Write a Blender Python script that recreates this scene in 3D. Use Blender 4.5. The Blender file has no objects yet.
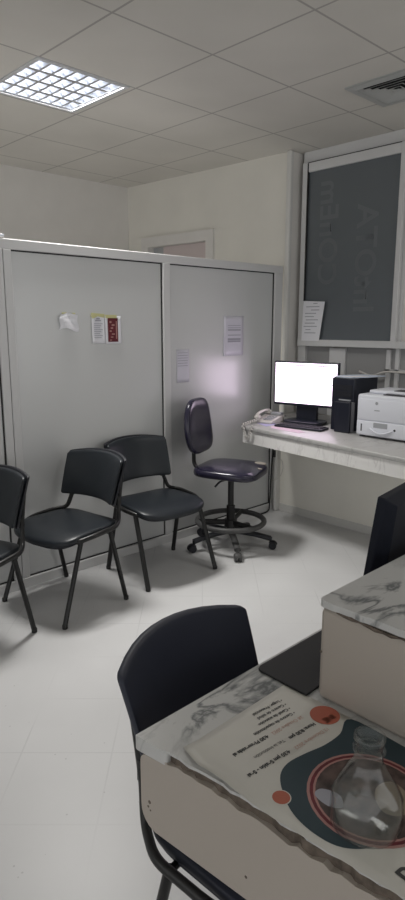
import bpy, bmesh, math, random
from mathutils import Vector, Matrix
random.seed(7)
PI = math.pi
S = bpy.context.scene
COL = S.collection

# ------------------------------------------------------------------ materials
def nt(name):
    m = bpy.data.materials.new(name); m.use_nodes = True
    t = m.node_tree
    return m, t, t.nodes['Principled BSDF']

def mat(name, col, rough=.5, metal=0., bump=0., bscale=200., var=0., vscale=6., spec=.5, trans=0., ior=1.45, coat=0., alpha=1.):
    m, t, b = nt(name)
    b.inputs['Base Color'].default_value = (*col, 1)
    b.inputs['Roughness'].default_value = rough
    b.inputs['Metallic'].default_value = metal
    b.inputs['Specular IOR Level'].default_value = spec
    b.inputs['IOR'].default_value = ior
    b.inputs['Transmission Weight'].default_value = trans
    b.inputs['Coat Weight'].default_value = coat
    tc = t.nodes.new('ShaderNodeTexCoord')
    if var:
        n = t.nodes.new('ShaderNodeTexNoise'); n.inputs['Scale'].default_value = vscale; n.inputs['Detail'].default_value = 4
        t.links.new(tc.outputs['Object'], n.inputs['Vector'])
        r = t.nodes.new('ShaderNodeMapRange'); r.inputs[3].default_value = 1-var; r.inputs[4].default_value = 1+var
        r.inputs[1].default_value = .3; r.inputs[2].default_value = .7
        t.links.new(n.outputs['Fac'], r.inputs[0])
        mx = t.nodes.new('ShaderNodeVectorMath'); mx.operation = 'SCALE'; mx.inputs[0].default_value = col
        t.links.new(r.outputs[0], mx.inputs['Scale'])
        t.links.new(mx.outputs[0], b.inputs['Base Color'])
    if bump:
        n2 = t.nodes.new('ShaderNodeTexNoise'); n2.inputs['Scale'].default_value = bscale
        t.links.new(tc.outputs['Object'], n2.inputs['Vector'])
        bp = t.nodes.new('ShaderNodeBump'); bp.inputs['Strength'].default_value = bump; bp.inputs['Distance'].default_value = .002
        t.links.new(n2.outputs['Fac'], bp.inputs['Height']); t.links.new(bp.outputs[0], b.inputs['Normal'])
    return m

def emis(name, col, s):
    m, t, b = nt(name)
    b.inputs['Base Color'].default_value = (*col, 1)
    b.inputs['Emission Color'].default_value = (*col, 1); b.inputs['Emission Strength'].default_value = s
    return m

def grid_material(name, col, linecol, px, py, ox, oy, w, rot=0., rough=.6, spots=0., patchy=False):
    """paint/tile surface with thin joint lines every px by py metres"""
    m, t, b = nt(name)
    b.inputs['Roughness'].default_value = rough
    tc = t.nodes.new('ShaderNodeTexCoord'); mp = t.nodes.new('ShaderNodeMapping')
    mp.vector_type = 'TEXTURE'
    mp.inputs['Location'].default_value = (ox, oy, 0); mp.inputs['Rotation'].default_value = (0, 0, rot)
    t.links.new(tc.outputs['Object'], mp.inputs['Vector'])
    sx = t.nodes.new('ShaderNodeSeparateXYZ'); t.links.new(mp.outputs[0], sx.inputs[0])
    def line(out, p):
        d = t.nodes.new('ShaderNodeMath'); d.operation = 'PINGPONG'; d.inputs[1].default_value = p/2
        t.links.new(out, d.inputs[0])
        l = t.nodes.new('ShaderNodeMath'); l.operation = 'LESS_THAN'; l.inputs[1].default_value = w/2
        t.links.new(d.outputs[0], l.inputs[0]); return l.outputs[0]
    mx = t.nodes.new('ShaderNodeMath'); mx.operation = 'MAXIMUM'
    t.links.new(line(sx.outputs[0], px), mx.inputs[0]); t.links.new(line(sx.outputs[1], py), mx.inputs[1])
    fac = mx.outputs[0]
    n = t.nodes.new('ShaderNodeTexNoise'); n.inputs['Scale'].default_value = 1.7; n.inputs['Detail'].default_value = 3
    t.links.new(mp.outputs[0], n.inputs['Vector'])
    if patchy:
        r2 = t.nodes.new('ShaderNodeMapRange'); r2.inputs[1].default_value = .42; r2.inputs[2].default_value = .62
        t.links.new(n.outputs['Fac'], r2.inputs[0])
        mm = t.nodes.new('ShaderNodeMath'); mm.operation = 'MULTIPLY'
        t.links.new(fac, mm.inputs[0]); t.links.new(r2.outputs[0], mm.inputs[1]); fac = mm.outputs[0]
    rm = t.nodes.new('ShaderNodeMapRange'); rm.inputs[1].default_value = .3; rm.inputs[2].default_value = .7
    rm.inputs[3].default_value = .95; rm.inputs[4].default_value = 1.04
    t.links.new(n.outputs['Fac'], rm.inputs[0])
    sc = t.nodes.new('ShaderNodeVectorMath'); sc.operation = 'SCALE'; sc.inputs[0].default_value = col
    t.links.new(rm.outputs[0], sc.inputs['Scale'])
    mix = t.nodes.new('ShaderNodeMix'); mix.data_type = 'RGBA'
    t.links.new(fac, mix.inputs['Factor']); t.links.new(sc.outputs[0], mix.inputs['A']); mix.inputs['B'].default_value = (*linecol, 1)
    out = mix.outputs['Result']
    if spots:
        v = t.nodes.new('ShaderNodeTexVoronoi'); v.inputs['Scale'].default_value = 14
        t.links.new(mp.outputs[0], v.inputs['Vector'])
        l = t.nodes.new('ShaderNodeMath'); l.operation = 'LESS_THAN'; l.inputs[1].default_value = .045
        t.links.new(v.outputs['Distance'], l.inputs[0])
        m2 = t.nodes.new('ShaderNodeMix'); m2.data_type = 'RGBA'
        ml = t.nodes.new('ShaderNodeMath'); ml.operation = 'MULTIPLY'; ml.inputs[1].default_value = spots
        t.links.new(l.outputs[0], ml.inputs[0]); t.links.new(ml.outputs[0], m2.inputs['Factor'])
        t.links.new(out, m2.inputs['A']); m2.inputs['B'].default_value = (.2, .2, .2, 1); out = m2.outputs['Result']
    t.links.new(out, b.inputs['Base Color'])
    return m

def marble(name, base, vein, scale, strength, rough=.35, rot=0., centres=None, off=(0, 0, 0), low=.25):
    m, t, b = nt(name); b.inputs['Roughness'].default_value = rough
    tc = t.nodes.new('ShaderNodeTexCoord'); mp = t.nodes.new('ShaderNodeMapping')
    mp.inputs['Rotation'].default_value = (0, 0, rot); mp.inputs['Scale'].default_value = (scale, scale*2.6, scale)
    t.links.new(tc.outputs['Object'], mp.inputs['Vector'])
    n = t.nodes.new('ShaderNodeTexNoise'); n.inputs['Scale'].default_value = 1.; n.inputs['Detail'].default_value = 7
    n.inputs['Roughness'].default_value = .55; n.inputs['Distortion'].default_value = .9
    t.links.new(mp.outputs[0], n.inputs['Vector'])
    s = t.nodes.new('ShaderNodeMath'); s.operation = 'SUBTRACT'; s.inputs[1].default_value = .5
    a = t.nodes.new('ShaderNodeMath'); a.operation = 'ABSOLUTE'
    t.links.new(n.outputs['Fac'], s.inputs[0]); t.links.new(s.outputs[0], a.inputs[0])
    r = t.nodes.new('ShaderNodeMapRange'); r.inputs[1].default_value = 0; r.inputs[2].default_value = .045
    r.inputs[3].default_value = 1; r.inputs[4].default_value = 0
    t.links.new(a.outputs[0], r.inputs[0])
    n2 = t.nodes.new('ShaderNodeTexNoise'); n2.inputs['Scale'].default_value = .6
    t.links.new(mp.outputs[0], n2.inputs['Vector'])
    r2 = t.nodes.new('ShaderNodeMapRange'); r2.inputs[1].default_value = .42; r2.inputs[2].default_value = .6
    r2.inputs[4].default_value = strength
    t.links.new(n2.outputs['Fac'], r2.inputs[0])
    mu = t.nodes.new('ShaderNodeMath'); mu.operation = 'MULTIPLY'
    t.links.new(r.outputs[0], mu.inputs[0]); t.links.new(r2.outputs[0], mu.inputs[1])
    mp.inputs['Location'].default_value = off
    if centres:      # the slab's natural dark clusters of veins
        last = None
        for c, rad in centres:
            d = t.nodes.new('ShaderNodeVectorMath'); d.operation = 'DISTANCE'; d.inputs[1].default_value = c
            t.links.new(tc.outputs['Object'], d.inputs[0])
            q = t.nodes.new('ShaderNodeMapRange'); q.inputs[1].default_value = rad*.4; q.inputs[2].default_value = rad; q.inputs[3].default_value = 1; q.inputs[4].default_value = low
            t.links.new(d.outputs['Value'], q.inputs[0])
            if last:
                k = t.nodes.new('ShaderNodeMath'); k.operation = 'MAXIMUM'; t.links.new(last, k.inputs[0]); t.links.new(q.outputs[0], k.inputs[1]); last = k.outputs[0]
            else: last = q.outputs[0]
        k = t.nodes.new('ShaderNodeMath'); k.operation = 'MULTIPLY'; t.links.new(mu.outputs[0], k.inputs[0]); t.links.new(last, k.inputs[1]); mu = k
        r2.inputs[1].default_value = -1; r2.inputs[2].default_value = -.5
    mix = t.nodes.new('ShaderNodeMix'); mix.data_type = 'RGBA'
    t.links.new(mu.outputs[0], mix.inputs['Factor']); mix.inputs['A'].default_value = (*base, 1); mix.inputs['B'].default_value = (*vein, 1)
    t.links.new(mix.outputs['Result'], b.inputs['Base Color'])
    return m

def film(name):
    # thin clear plastic film: see-through with sharp reflections
    m = bpy.data.materials.new(name); m.use_nodes = True; t = m.node_tree; t.nodes.clear()
    o = t.nodes.new('ShaderNodeOutputMaterial'); mx = t.nodes.new('ShaderNodeMixShader')
    tr = t.nodes.new('ShaderNodeBsdfTransparent'); tr.inputs[0].default_value = (.95, .96, .955, 1)
    g = t.nodes.new('ShaderNodeBsdfGlossy'); g.inputs['Roughness'].default_value = .1
    lw = t.nodes.new('ShaderNodeLayerWeight'); lw.inputs[0].default_value = .5
    pw = t.nodes.new('ShaderNodeMath'); pw.operation = 'POWER'; pw.inputs[1].default_value = 3.
    f = t.nodes.new('ShaderNodeMath'); f.operation = 'MULTIPLY_ADD'; f.inputs[1].default_value = .55; f.inputs[2].default_value = .05
    t.links.new(lw.outputs['Facing'], pw.inputs[0]); t.links.new(pw.outputs[0], f.inputs[0])
    t.links.new(f.outputs[0], mx.inputs[0]); t.links.new(tr.outputs[0], mx.inputs[1]); t.links.new(g.outputs[0], mx.inputs[2])
    t.links.new(mx.outputs[0], o.inputs[0]); return m

M = dict(
    ceiling=grid_material('mineral ceiling tiles', (.65, .63, .585), (.40, .385, .36), .62, .63, 1.81, 3.08, .012, rough=.9),
    floor=grid_material('pale vinyl floor', (.63, .63, .63), (.565, .565, .565), 1/3, 1/3, 0, 0, .006, rot=math.radians(46.1), rough=.38, spots=.35, patchy=True),
    wall=mat('off white wall paint', (.72, .70, .67), .7, var=.02, bump=.1),
    wallcream=mat('cream wall paint', (.76, .74, .68), .6, var=.03, vscale=3),
    alu=mat('white painted aluminium', (.66, .66, .66), .38, var=.01),
    parapet=mat('pale cream wall paint', (.86, .84, .77), .6, var=.03, vscale=3),
    ivory=mat('ivory painted frame', (.66, .655, .63), .45),
    panel=mat('satin grey laminate', (.63, .64, .64), .25, ior=1.75, spec=.6),
    gasket=mat('black rubber', (.02, .02, .02), .6),
    vinyl=mat('black blue vinyl', (.014, .018, .023), .36, bump=.12, bscale=400),
    shell=mat('black plastic', (.012, .013, .018), .42),
    shellnavy=mat('matt navy black plastic', (.022, .026, .043), .5),
    blackmetal=mat('black painted steel', (.012, .012, .012), .35),
    gloss=mat('glossy dark blue leatherette', (.018, .016, .035), .2, spec=.7),
    foam=mat('exposed foam', (.30, .27, .24), .9, bump=.4, bscale=90),
    greyplastic=mat('worn grey plastic', (.07, .07, .07), .5),
    darkglass=mat('dark slate glass', (.13, .146, .158), .25, spec=.5),
    frost=mat('frosted grey glass', (.33, .33, .33), .4),
    letter=mat('faint frosted lettering', (.152, .165, .175), .5),
    paper=mat('white paper', (.84, .84, .88), .8),
    sleeve=mat('paper in a clear sleeve', (.66, .65, .72), .3),
    ink=mat('grey print', (.38, .38, .43), .8),
    inkdark=mat('black print', (.06, .06, .06), .8),
    maroon=mat('maroon print', (.13, .012, .02), .5, var=.25, vscale=60),
    tape=mat('yellow tape', (.62, .60, .30), .5),
    beige=mat('beige laminate', (.43, .385, .34), .5, var=.02, vscale=5),
    core=mat('broken brown chipboard', (.13, .105, .085), .9, var=.4, vscale=45, bump=.8, bscale=120),
    marble=marble('white marble', (.54, .54, .53), (.10, .11, .115), 3.0, .95, rot=.12, centres=[((.93, .83, .75), .17), ((1.12, .60, .98), .18), ((.80, .82, .75), .1)], off=(.3, .2, 0)),
    deskmarble=marble('pale desk marble', (.44, .435, .425), (.28, .27, .27), 4., .7),
    deskface=marble('desk front marble', (.80, .79, .77), (.50, .48, .47), 5., .5),
    screen=emis('lit white screen', (1., .82, 1.02), 2.3),
    screenline=mat('dark screen line', (.08, .08, .09), .4),
    pc=mat('black computer plastic', (.012, .014, .024), .34),
    casing=mat('matt black casing', (.009, .011, .019), .6, spec=.25),
    pcgrey=mat('grey computer plastic', (.22, .22, .23), .5),
    white=mat('white printer plastic', (.72, .735, .79), .42),
    slot=mat('dark printer recess', (.05, .05, .055), .6),
    palegrey=mat('pale grey plastic', (.36, .37, .39), .5),
    phone=mat('beige phone plastic', (.60, .58, .54), .45),
    pinkpaper=mat('pale pink paper', (.66, .50, .60), .8),
    lilac=mat('lilac paper', (.42, .40, .60), .8),
    bluepaper=mat('pale blue paper', (.56, .62, .72), .8),
    poster=mat('poster paper', (.60, .585, .54), .45, var=.02),
    teal=mat('dark teal print', (.022, .045, .058), .45),
    orange=mat('orange print', (.42, .115, .07), .5),
    orangetext=mat('light orange print', (.50, .29, .23), .5),
    ringpink=mat('pink print', (.42, .22, .20), .5),
    photo=mat('dark photograph print', (.075, .05, .045), .45, var=.9, vscale=40),
    creamprint=mat('cream print', (.30, .25, .19), .5),
    mat=mat('black desk mat', (.011, .011, .012), .6),
    plastic=film('clear plastic'),
    doorleaf=mat('pale pink door paint', (.60, .52, .51), .5),
    doorgap=mat('grey transom', (.38, .39, .40), .5),
    ventgrey=mat('grey vent metal', (.46, .47, .46), .5),
    dark=mat('dark duct', (.01, .01, .01), .8),
    louvre=mat('mirror louvre', (.75, .77, .82), .3, metal=1.),
    lamppan=mat('white lamp pan', (.6, .61, .63), .4),
    tube=emis('fluorescent tube', (.96, .98, 1.0), 2.8),
    cable=mat('black cable', (.015, .015, .015), .5),
    whitecable=mat('off white cable', (.58, .56, .53), .5),
)

# ------------------------------------------------------------------ mesh helpers
def link(name, me, m, parent=None):
    o = bpy.data.objects.new(name, me); COL.objects.link(o)
    if m is not None: me.materials.append(m)
    if parent is not None: o.parent = parent
    return o

class MB:
    def __init__(s): s.b = bmesh.new()
    def box(s, x0, x1, y0, y1, z0, z1, mtx=None, bev=0., seg=2):
        r = bmesh.ops.create_cube(s.b, size=1)
        vs = r['verts']
        for v in vs:
            v.co = Vector(((x0+x1)/2+v.co.x*(x1-x0), (y0+y1)/2+v.co.y*(y1-y0), (z0+z1)/2+v.co.z*(z1-z0)))
        if bev:
            es = {e for v in vs for e in v.link_edges}
            q = bmesh.ops.bevel(s.b, geom=list(es), offset=bev, segments=seg, profile=.5, affect='EDGES')
            vs = {v for f in q['faces'] for v in f.verts} | {v for v in vs if v.is_valid}
        if mtx is not None:
            for v in vs: v.co = mtx @ v.co
        return s
    def prism(s, poly, z0, z1, mtx=None, bev=0.):
        """poly: (x,y) list, extruded z0..z1"""
        a = sum(poly[i][0]*poly[(i+1) % len(poly)][1]-poly[(i+1) % len(poly)][0]*poly[i][1] for i in range(len(poly)))
        if a < 0: poly = poly[::-1]
        lo = [s.b.verts.new((x, y, z0)) for x, y in poly]; hi = [s.b.verts.new((x, y, z1)) for x, y in poly]
        n = len(poly)
        fs = [s.b.faces.new(lo[::-1]), s.b.faces.new(hi)]
        for i in range(n): fs.append(s.b.faces.new((lo[i], lo[(i+1) % n], hi[(i+1) % n], hi[i])))
        vs = lo+hi
        if bev:
            es = {e for f in fs for e in f.edges}
            q = bmesh.ops.bevel(s.b, geom=list(es), offset=bev, segments=2, profile=.5, affect='EDGES')
            vs = {v for f in q['faces'] for v in f.verts} | {v for v in vs if v.is_valid}
        if mtx is not None:
            for v in vs: v.co = mtx @ v.co
        return s
    def tube(s, pts, r, n=10, ry=None, closed=False, rad=None, upv=None):
        pts = [Vector(p) for p in pts]
        N = len(pts); rings = []
        up = None
        for i, p in enumerate(pts):
            if closed: t = pts[(i+1) % N]-pts[i-1]
            else: t = pts[min(i+1, N-1)]-pts[max(i-1, 0)]
            t.normalize()
            if up is None:
                up = Vector(upv) if upv else (Vector((0, 0, 1)) if abs(t.z) < .9 else Vector((1, 0, 0)))
            up = (up-t*up.dot(t)).normalized(); sd = t.cross(up)
            rr = rad[i] if rad else r
            rings.append([s.b.verts.new(p+sd*math.cos(a)*rr+up*math.sin(a)*(rr*(ry/r if ry else 1))) for a in [2*PI*k/n for k in range(n)]])
        for i in range(N if closed else N-1):
            A, B = rings[i], rings[(i+1) % N]
            for k in range(n): s.b.faces.new((A[k], A[(k+1) % n], B[(k+1) % n], B[k]))
        if not closed:
            s.b.faces.new(rings[0][::-1]); s.b.faces.new(rings[-1])
        return s
    def lathe(s, prof, c=(0, 0, 0), n=28, mtx=None):
        rings = []
        for r, z in prof:
            rings.append([s.b.verts.new(Vector((c[0]+r*math.cos(2*PI*k/n), c[1]+r*math.sin(2*PI*k/n), c[2]+z))) for k in range(n)])
        for A, B in zip(rings, rings[1:]):
            for k in range(n): s.b.faces.new((A[k], A[(k+1) % n], B[(k+1) % n], B[k]))
        s.b.faces.new(rings[0][::-1]); s.b.faces.new(rings[-1])
        if mtx is not None:
            for R in rings:
                for v in R: v.co = mtx @ v.co
        return s
    def pad(s, w, d, t, e2=.35, e1=.35, fn=None, nu=56, nv=16):
        """superellipsoid cushion w x d x t, deformed by fn"""
        def c(a, e): x = math.cos(a); return math.copysign(abs(x)**e, x)
        def sn(a, e): x = math.sin(a); return math.copysign(abs(x)**e, x)
        rings = []
        if e2 < .3:      # rounded rectangle outline
            r = e2*.5*min(w, d); o = []
            for qx, qy, a0 in ((1, 1, 0), (-1, 1, PI/2), (-1, -1, PI), (1, -1, 3*PI/2)):
                cx, cy = qx*(w/2-r), qy*(d/2-r)
                arc = [(cx+r*math.cos(a0+PI/2*i/5), cy+r*math.sin(a0+PI/2*i/5)) for i in range(6)]
                o += arc
                nx, ny = {0: (-1, 1), 1: (-1, -1), 2: (1, -1), 3: (1, 1)}[int(a0/(PI/2)+.1)]
                a1 = a0+PI/2; p1 = (nx*(w/2-r)+r*math.cos(a1), ny*(d/2-r)+r*math.sin(a1))
                o += [(arc[-1][0]+(p1[0]-arc[-1][0])*i/10, arc[-1][1]+(p1[1]-arc[-1][1])*i/10) for i in range(1, 10)]
            nu = len(o)
        else: o = [(w/2*c(2*PI*k/nu, e2), d/2*sn(2*PI*k/nu, e2)) for k in range(nu)]
        for j in range(1, nv):
            ph = -PI/2+PI*j/nv
            rings.append([(x*c(ph, e1), y*c(ph, e1), t/2*sn(ph, e1)) for x, y in o])
        def scaled(r, f): return [(x*f, y*f, z) for x, y, z in r]
        bot = [scaled(rings[0], f) for f in (.3, .6, .85)]; top = [scaled(rings[-1], f) for f in (.85, .6, .3)]
        bot = [[(x, y, -t/2) for x, y, z in r] for r in bot]; top = [[(x, y, t/2) for x, y, z in r] for r in top]
        rings = bot+rings+top
        V = [[s.b.verts.new(Vector(fn(*p)) if fn else Vector(p)) for p in r] for r in rings]
        for A, B in zip(V, V[1:]):
            for k in range(nu): s.b.faces.new((A[k], A[(k+1) % nu], B[(k+1) % nu], B[k]))
        s.b.faces.new(V[0][::-1]); s.b.faces.new(V[-1])
        return s
    def quad(s, pts):
        s.b.faces.new([s.b.verts.new(p) for p in pts]); return s
    def build(s, name, m, parent=None, smooth=False, ang=40):
        bmesh.ops.recalc_face_normals(s.b, faces=s.b.faces)
        me = bpy.data.meshes.new(name); s.b.to_mesh(me); s.b.free()
        if smooth:
            for p in me.polygons: p.use_smooth = True
            me.set_sharp_from_angle(angle=math.radians(ang))
        return link(name, me, m, parent)

def fillet(pts, r, n=5):
    pts = [Vector(p) for p in pts]; out = [pts[0]]
    for i in range(1, len(pts)-1):
        a, b, c = pts[i-1], pts[i], pts[i+1]
        u = (a-b); v = (c-b); l = min(r, u.length*.48, v.length*.48)
        u.normalize(); v.normalize()
        p, q = b+u*l, b+v*l
        for k in range(n+1):
            t = k/n; out.append(p*(1-t)**2+b*2*t*(1-t)+q*t*t)
    out.append(pts[-1]); return out

def thing(name, label, cat, loc=(0, 0, 0), rz=0., group=None):
    o = bpy.data.objects.new(name, None); COL.objects.link(o); o.empty_display_size = .1
    o.location = loc; o.rotation_euler = (0, 0, rz)
    tag(o, label, cat, group); return o
def tag(o, label, cat, group=None):
    o['label'] = label; o['category'] = cat; o['kind'] = 'thing'
    if group: o['group'] = group
    return o
def struct(o):
    o['kind'] = 'structure'; return o
def dup(root, loc, rz, label):
    r = root.copy(); COL.objects.link(r); r.location = loc; r.rotation_euler = (0, 0, rz); r['label'] = label
    for ch in list(root.children):
        c = ch.copy(); COL.objects.link(c); c.parent = r
        for g in list(ch.children):
            d = g.copy(); COL.objects.link(d); d.parent = c
    return r

def text_mesh(body, size, mtx, bold=0., extrude=0., align='LEFT'):
    cu = bpy.data.curves.new('lettering_curve', 'FONT'); cu.body = body; cu.size = size; cu.offset = bold; cu.extrude = extrude
    cu.align_x = align
    o = bpy.data.objects.new('lettering_curve', cu); COL.objects.link(o)
    dg = bpy.context.evaluated_depsgraph_get(); dg.update()
    me = bpy.data.meshes.new_from_object(o.evaluated_get(dg))
    bpy.data.objects.remove(o); bpy.data.curves.remove(cu)
    me.transform(mtx); return me
def text_into(mb, *a, **k):
    me = text_mesh(*a, **k); mb.b.from_mesh(me); bpy.data.meshes.remove(me); return mb

# ------------------------------------------------------------------ room shell
CZ = 2.885
struct(MB().box(-5, 4.75, -5, 5.4, -.1, 0).build('floor', M['floor']))
cb = MB()   # ceiling with an opening for the light fitting
LX0, LX1, LY0, LY1 = 1.80, 2.385, 3.08, 3.68
for x0, x1, y0, y1 in ((-5, LX0, -5, 5.4), (LX1, 4.75, -5, 5.4), (LX0, LX1, -5, LY0), (LX0, LX1, LY1, 5.4)):
    cb.box(x0, x1, y0, y1, CZ, CZ+.02)
struct(cb.build('ceiling', M['ceiling']))
struct(MB().box(-5, 4.75, 5.24, 5.4, 0, CZ).build('wall_back', M['wall']))
# right wall behind the partition (door in it) and the recessed window bay
def wx(y): return 4.005+(5.24-y)*.062
D0, D1, DZ = 4.13, 4.98, 2.33
wr = MB()
wr.prism([(wx(3.29), 3.29), (4.75, 3.29), (4.75, D0), (wx(D0), D0)], 0, CZ)
wr.prism([(wx(D1), D1), (4.75, D1), (4.75, 5.24), (wx(5.24), 5.24)], 0, CZ)
wr.prism([(wx(D0), D0), (4.75, D0), (4.75, D1), (wx(D1), D1)], DZ, CZ)
struct(wr.build('wall_right', M['wallcream']))
dm = MB()
yaw = math.atan2(.062, 1)
for y0, y1, z0, z1 in ((D0-.05, D0+.04, 0, DZ-.04), (D1-.04, D1+.05, 0, DZ-.04), (D0-.05, D1+.05, DZ-.04, DZ+.05)):
    dm.prism([(wx(y0)-.02, y0), (wx(y0)+.1, y0), (wx(y1)+.1, y1), (wx(y1)-.02, y1)], z0, z1)
door = struct(dm.build('door_1', M['wall']))
MB().prism([(wx(D0)+.04, D0+.04), (wx(D0)+.08, D0+.04), (wx(4.78)+.08, 4.78), (wx(4.78)+.04, 4.78)], 0.01, DZ-.045).build('door_leaf', M['doorleaf'], door)
MB().prism([(wx(4.79)+.06, 4.79), (wx(4.79)+.09, 4.79), (wx(D1)+.09, D1-.04), (wx(D1)+.06, D1-.04)], 0.01, DZ-.045).build('side_panel', M['doorgap'], door)
hd = MB().tube(fillet([(wx(4.14)+.04, 4.14, 1.03), (wx(4.14)-.01, 4.14, 1.03), (wx(4.14)-.01, 4.26, 1.03)], .02), .009); hd.build('door_handle', M['greyplastic'], door, True)
# rounded trim at the end of the partition and the parapet below the window
struct(MB().box(4.085, 4.13, 3.245, 3.29, 0, CZ-.001, bev=.012).build('trim_1', M['ivory']))
struct(MB().box(4.10, 4.75, 3.262, 3.29, 0, CZ-.001).build('wall_reveal', M['wall']))
pm = MB().prism([(3.955, -1.6), (4.75, -1.6), (4.75, 3.262), (4.06, 3.262), (3.955, 3.17)], 0, .69)
struct(pm.build('wall_parapet', M['parapet']))
struct(MB().box(3.947, 3.957, -1.0, 3.165, 0, .065, bev=.003).build('baseboard_right', M['ivory']))
struct(MB().box(3.90, 3.99, 3.165, 3.205, 0, .69, bev=.018, seg=3).build('trim_2', M['ivory']))

# window unit in the bay -------------------------------------------------------
WX = 4.24
wf = MB()
wf.box(WX, WX+.06, -1.6, 3.262, 2.80, CZ-.001)                # head
wf.box(WX-.01, WX+.05, 3.185, 3.262, .812, 2.80)               # left jamb
wf.box(WX, WX+.05, 2.80, 2.95, .812, 1.36)                     # wide post under the sash
wf.box(WX, WX+.05, 2.405, 2.44, .812, 1.36)
wf.box(WX, WX+.05, 2.335, 2.365, .812, 2.80)
wf.box(WX, WX+.05, 1.2, 2.44, 1.19, 1.215)
win = struct(wf.build('window_1', M['alu']))
sf = MB()
sf.box(WX-.045, WX-.005, 2.34, 3.245, 1.372, 1.425, bev=.004)   # bottom rail of the sash
sf.box(WX-.045, WX-.005, 1.2, 2.34, 1.372, 1.425, bev=.004)
sf.box(WX-.04, WX-.005, 3.195, 3.245, 1.425, 2.795, bev=.004)    # stiles
sf.box(WX-.04, WX-.005, 2.355, 2.395, 1.425, 2.795, bev=.004)
sf.box(WX-.04, WX-.005, 2.395, 3.195, 2.722, 2.79, bev=.004)
sf.build('sash_frame', M['alu'], win)
gk = MB()
gk.box(WX-.043, WX-.03, 3.186, 3.1955, 1.425, 2.788); gk.box(WX-.012, WX+.001, 1.2, 3.25, 2.792, 2.803)
gk.build('gasket', M['gasket'], win)
win.location.y = -.03
MB().box(WX-.022, WX-.012, 2.395, 3.195, 1.425, 2.722).build('dark_pane', M['darkglass'], win)
def wall_text(body, size, y, z, bold):
    # letters stacked bottom to top, seen mirrored through the glass
    mt = Matrix.Translation((WX-.0235, y, z)) @ Matrix(((0, 0, 1, 0), (0, -1, 0, 0), (1, 0, 0, 0), (0, 0, 0, 1)))
    return text_mesh(body, size, mt, bold)
lt = MB()
for body, y, z, sz in (('COnEm', 3.07, 1.85, .24), ('IntOTA', 2.73, 1.63, .25)):
    me = wall_text(body, sz, y, z, .004); lt.b.from_mesh(me)
lt.build('window_lettering', M['letter'], win)
MB().box(WX+.02, WX+.03, 2.95, 3.19, .812, 1.40).build('lower_pane', M['frost'], win)
MB().box(WX+.02, WX+.03, 2.44, 2.80, .812, 1.40).build('lower_pane', M['frost'], win)
MB().box(WX+.02, WX+.03, 1.2, 2.405, .812, 1.40).build('lower_pane', M['frost'], win)
MB().box(WX+.02, WX+.03, 1.2, 2.35, 1.40, 2.80).build('side_pane', M['wall'], win)
MB().box(WX+.008, WX+.02, 1.2, 2.335, 2.02, 2.10).build('grey_band', M['frost'], win)
struct(MB().box(4.70, 4.75, -1.6, 3.29, .69, CZ).build('wall_beyond', M['wall']))

# ceiling light ------------------------------------------------------------------
lf = thing('ceiling_light', 'square recessed fluorescent ceiling light with a bright mirrored louvre', 'ceiling light', ((LX0+LX1)/2, (LY0+LY1)/2, CZ))
w, d = (LX1-LX0)/2, (LY1-LY0)/2
fr = MB()
for x0, x1, y0, y1 in ((-w, w, -d, -d+.022), (-w, w, d-.022, d), (-w, -w+.022, -d+.022, d-.022), (w-.022, w, -d+.022, d-.022)):
    fr.box(x0, x1, y0, y1, -.008, .004)
fr.build('frame', M['lamppan'], lf)
pn = MB()
pn.box(-w, w, -d, d, .095, .10)
for x0, x1, y0, y1 in ((-w, w, -d, -d+.004), (-w, w, d-.004, d), (-w, -w+.004, -d, d), (w-.004, w, -d, d)):
    pn.box(x0, x1, y0, y1, .004, .095)
pn.build('lamp_pan', M['lamppan'], lf)
NT = 4; iw, idp = w-.024, d-.024
for i in range(NT):   # four tubes, along x
    y = -idp+(i+.5)*2*idp/NT
    MB().tube([(-iw+.01, y, .078), (iw-.01, y, .078)], .010, 10).build('fluorescent_tube', M['tube'], lf, True)
lv = MB()
def vane(axis, c, lo, hi, h0, h1, t0, t1):
    # wedge blade: thick at the bottom, thin at the top, concave sides
    prof = [(-t1, h0), (t1, h0), (t1*.45, h0+(h1-h0)*.4), (t0, h1), (-t0, h1), (-t1*.45, h0+(h1-h0)*.4)]
    vs = []
    for e in (lo, hi):
        vs.append([lv.b.verts.new((e, c+a, z) if axis == 'x' else (c+a, e, z)) for a, z in prof])
    n = len(prof)
    for k in range(n): lv.b.faces.new((vs[0][k], vs[0][(k+1) % n], vs[1][(k+1) % n], vs[1][k]))
    lv.b.faces.new(vs[0]); lv.b.faces.new(vs[1][::-1])
for i in range(NT+1): vane('x', -idp+i*2*idp/NT, -iw, iw, .0, .060, .004, .014)
for i in range(8): vane('y', -iw+i*2*iw/7, -idp, idp, .002, .058, .001, .008)
lv.build('louvre', M['louvre'], lf)

# ceiling vent -------------------------------------------------------------------
vt = thing('ceiling_vent', 'grey square four way air vent set in the ceiling tiles', 'vent', (3.505, 2.02, CZ))
def sqring(mb, h0, z0, h1, z1, t=.002):
    a = [(-h0, -h0, z0), (h0, -h0, z0), (h0, h0, z0), (-h0, h0, z0)]; b = [(-h1, -h1, z1), (h1, -h1, z1), (h1, h1, z1), (-h1, h1, z1)]
    A = [mb.b.verts.new(p) for p in a]; B = [mb.b.verts.new(p) for p in b]
    A2 = [mb.b.verts.new((p[0], p[1], p[2]+t)) for p in a]; B2 = [mb.b.verts.new((p[0], p[1], p[2]+t)) for p in b]
    for k in range(4):
        j = (k+1) % 4
        for f in ((A[k], A[j], B[j], B[k]), (A2[k], B2[k], B2[j], A2[j]), (A[k], A2[k], A2[j], A[j]), (B[k], B[j], B2[j], B2[k])): mb.b.faces.new(f)
v = MB(); sqring(v, .215, -.010, .165, -.016)
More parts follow.
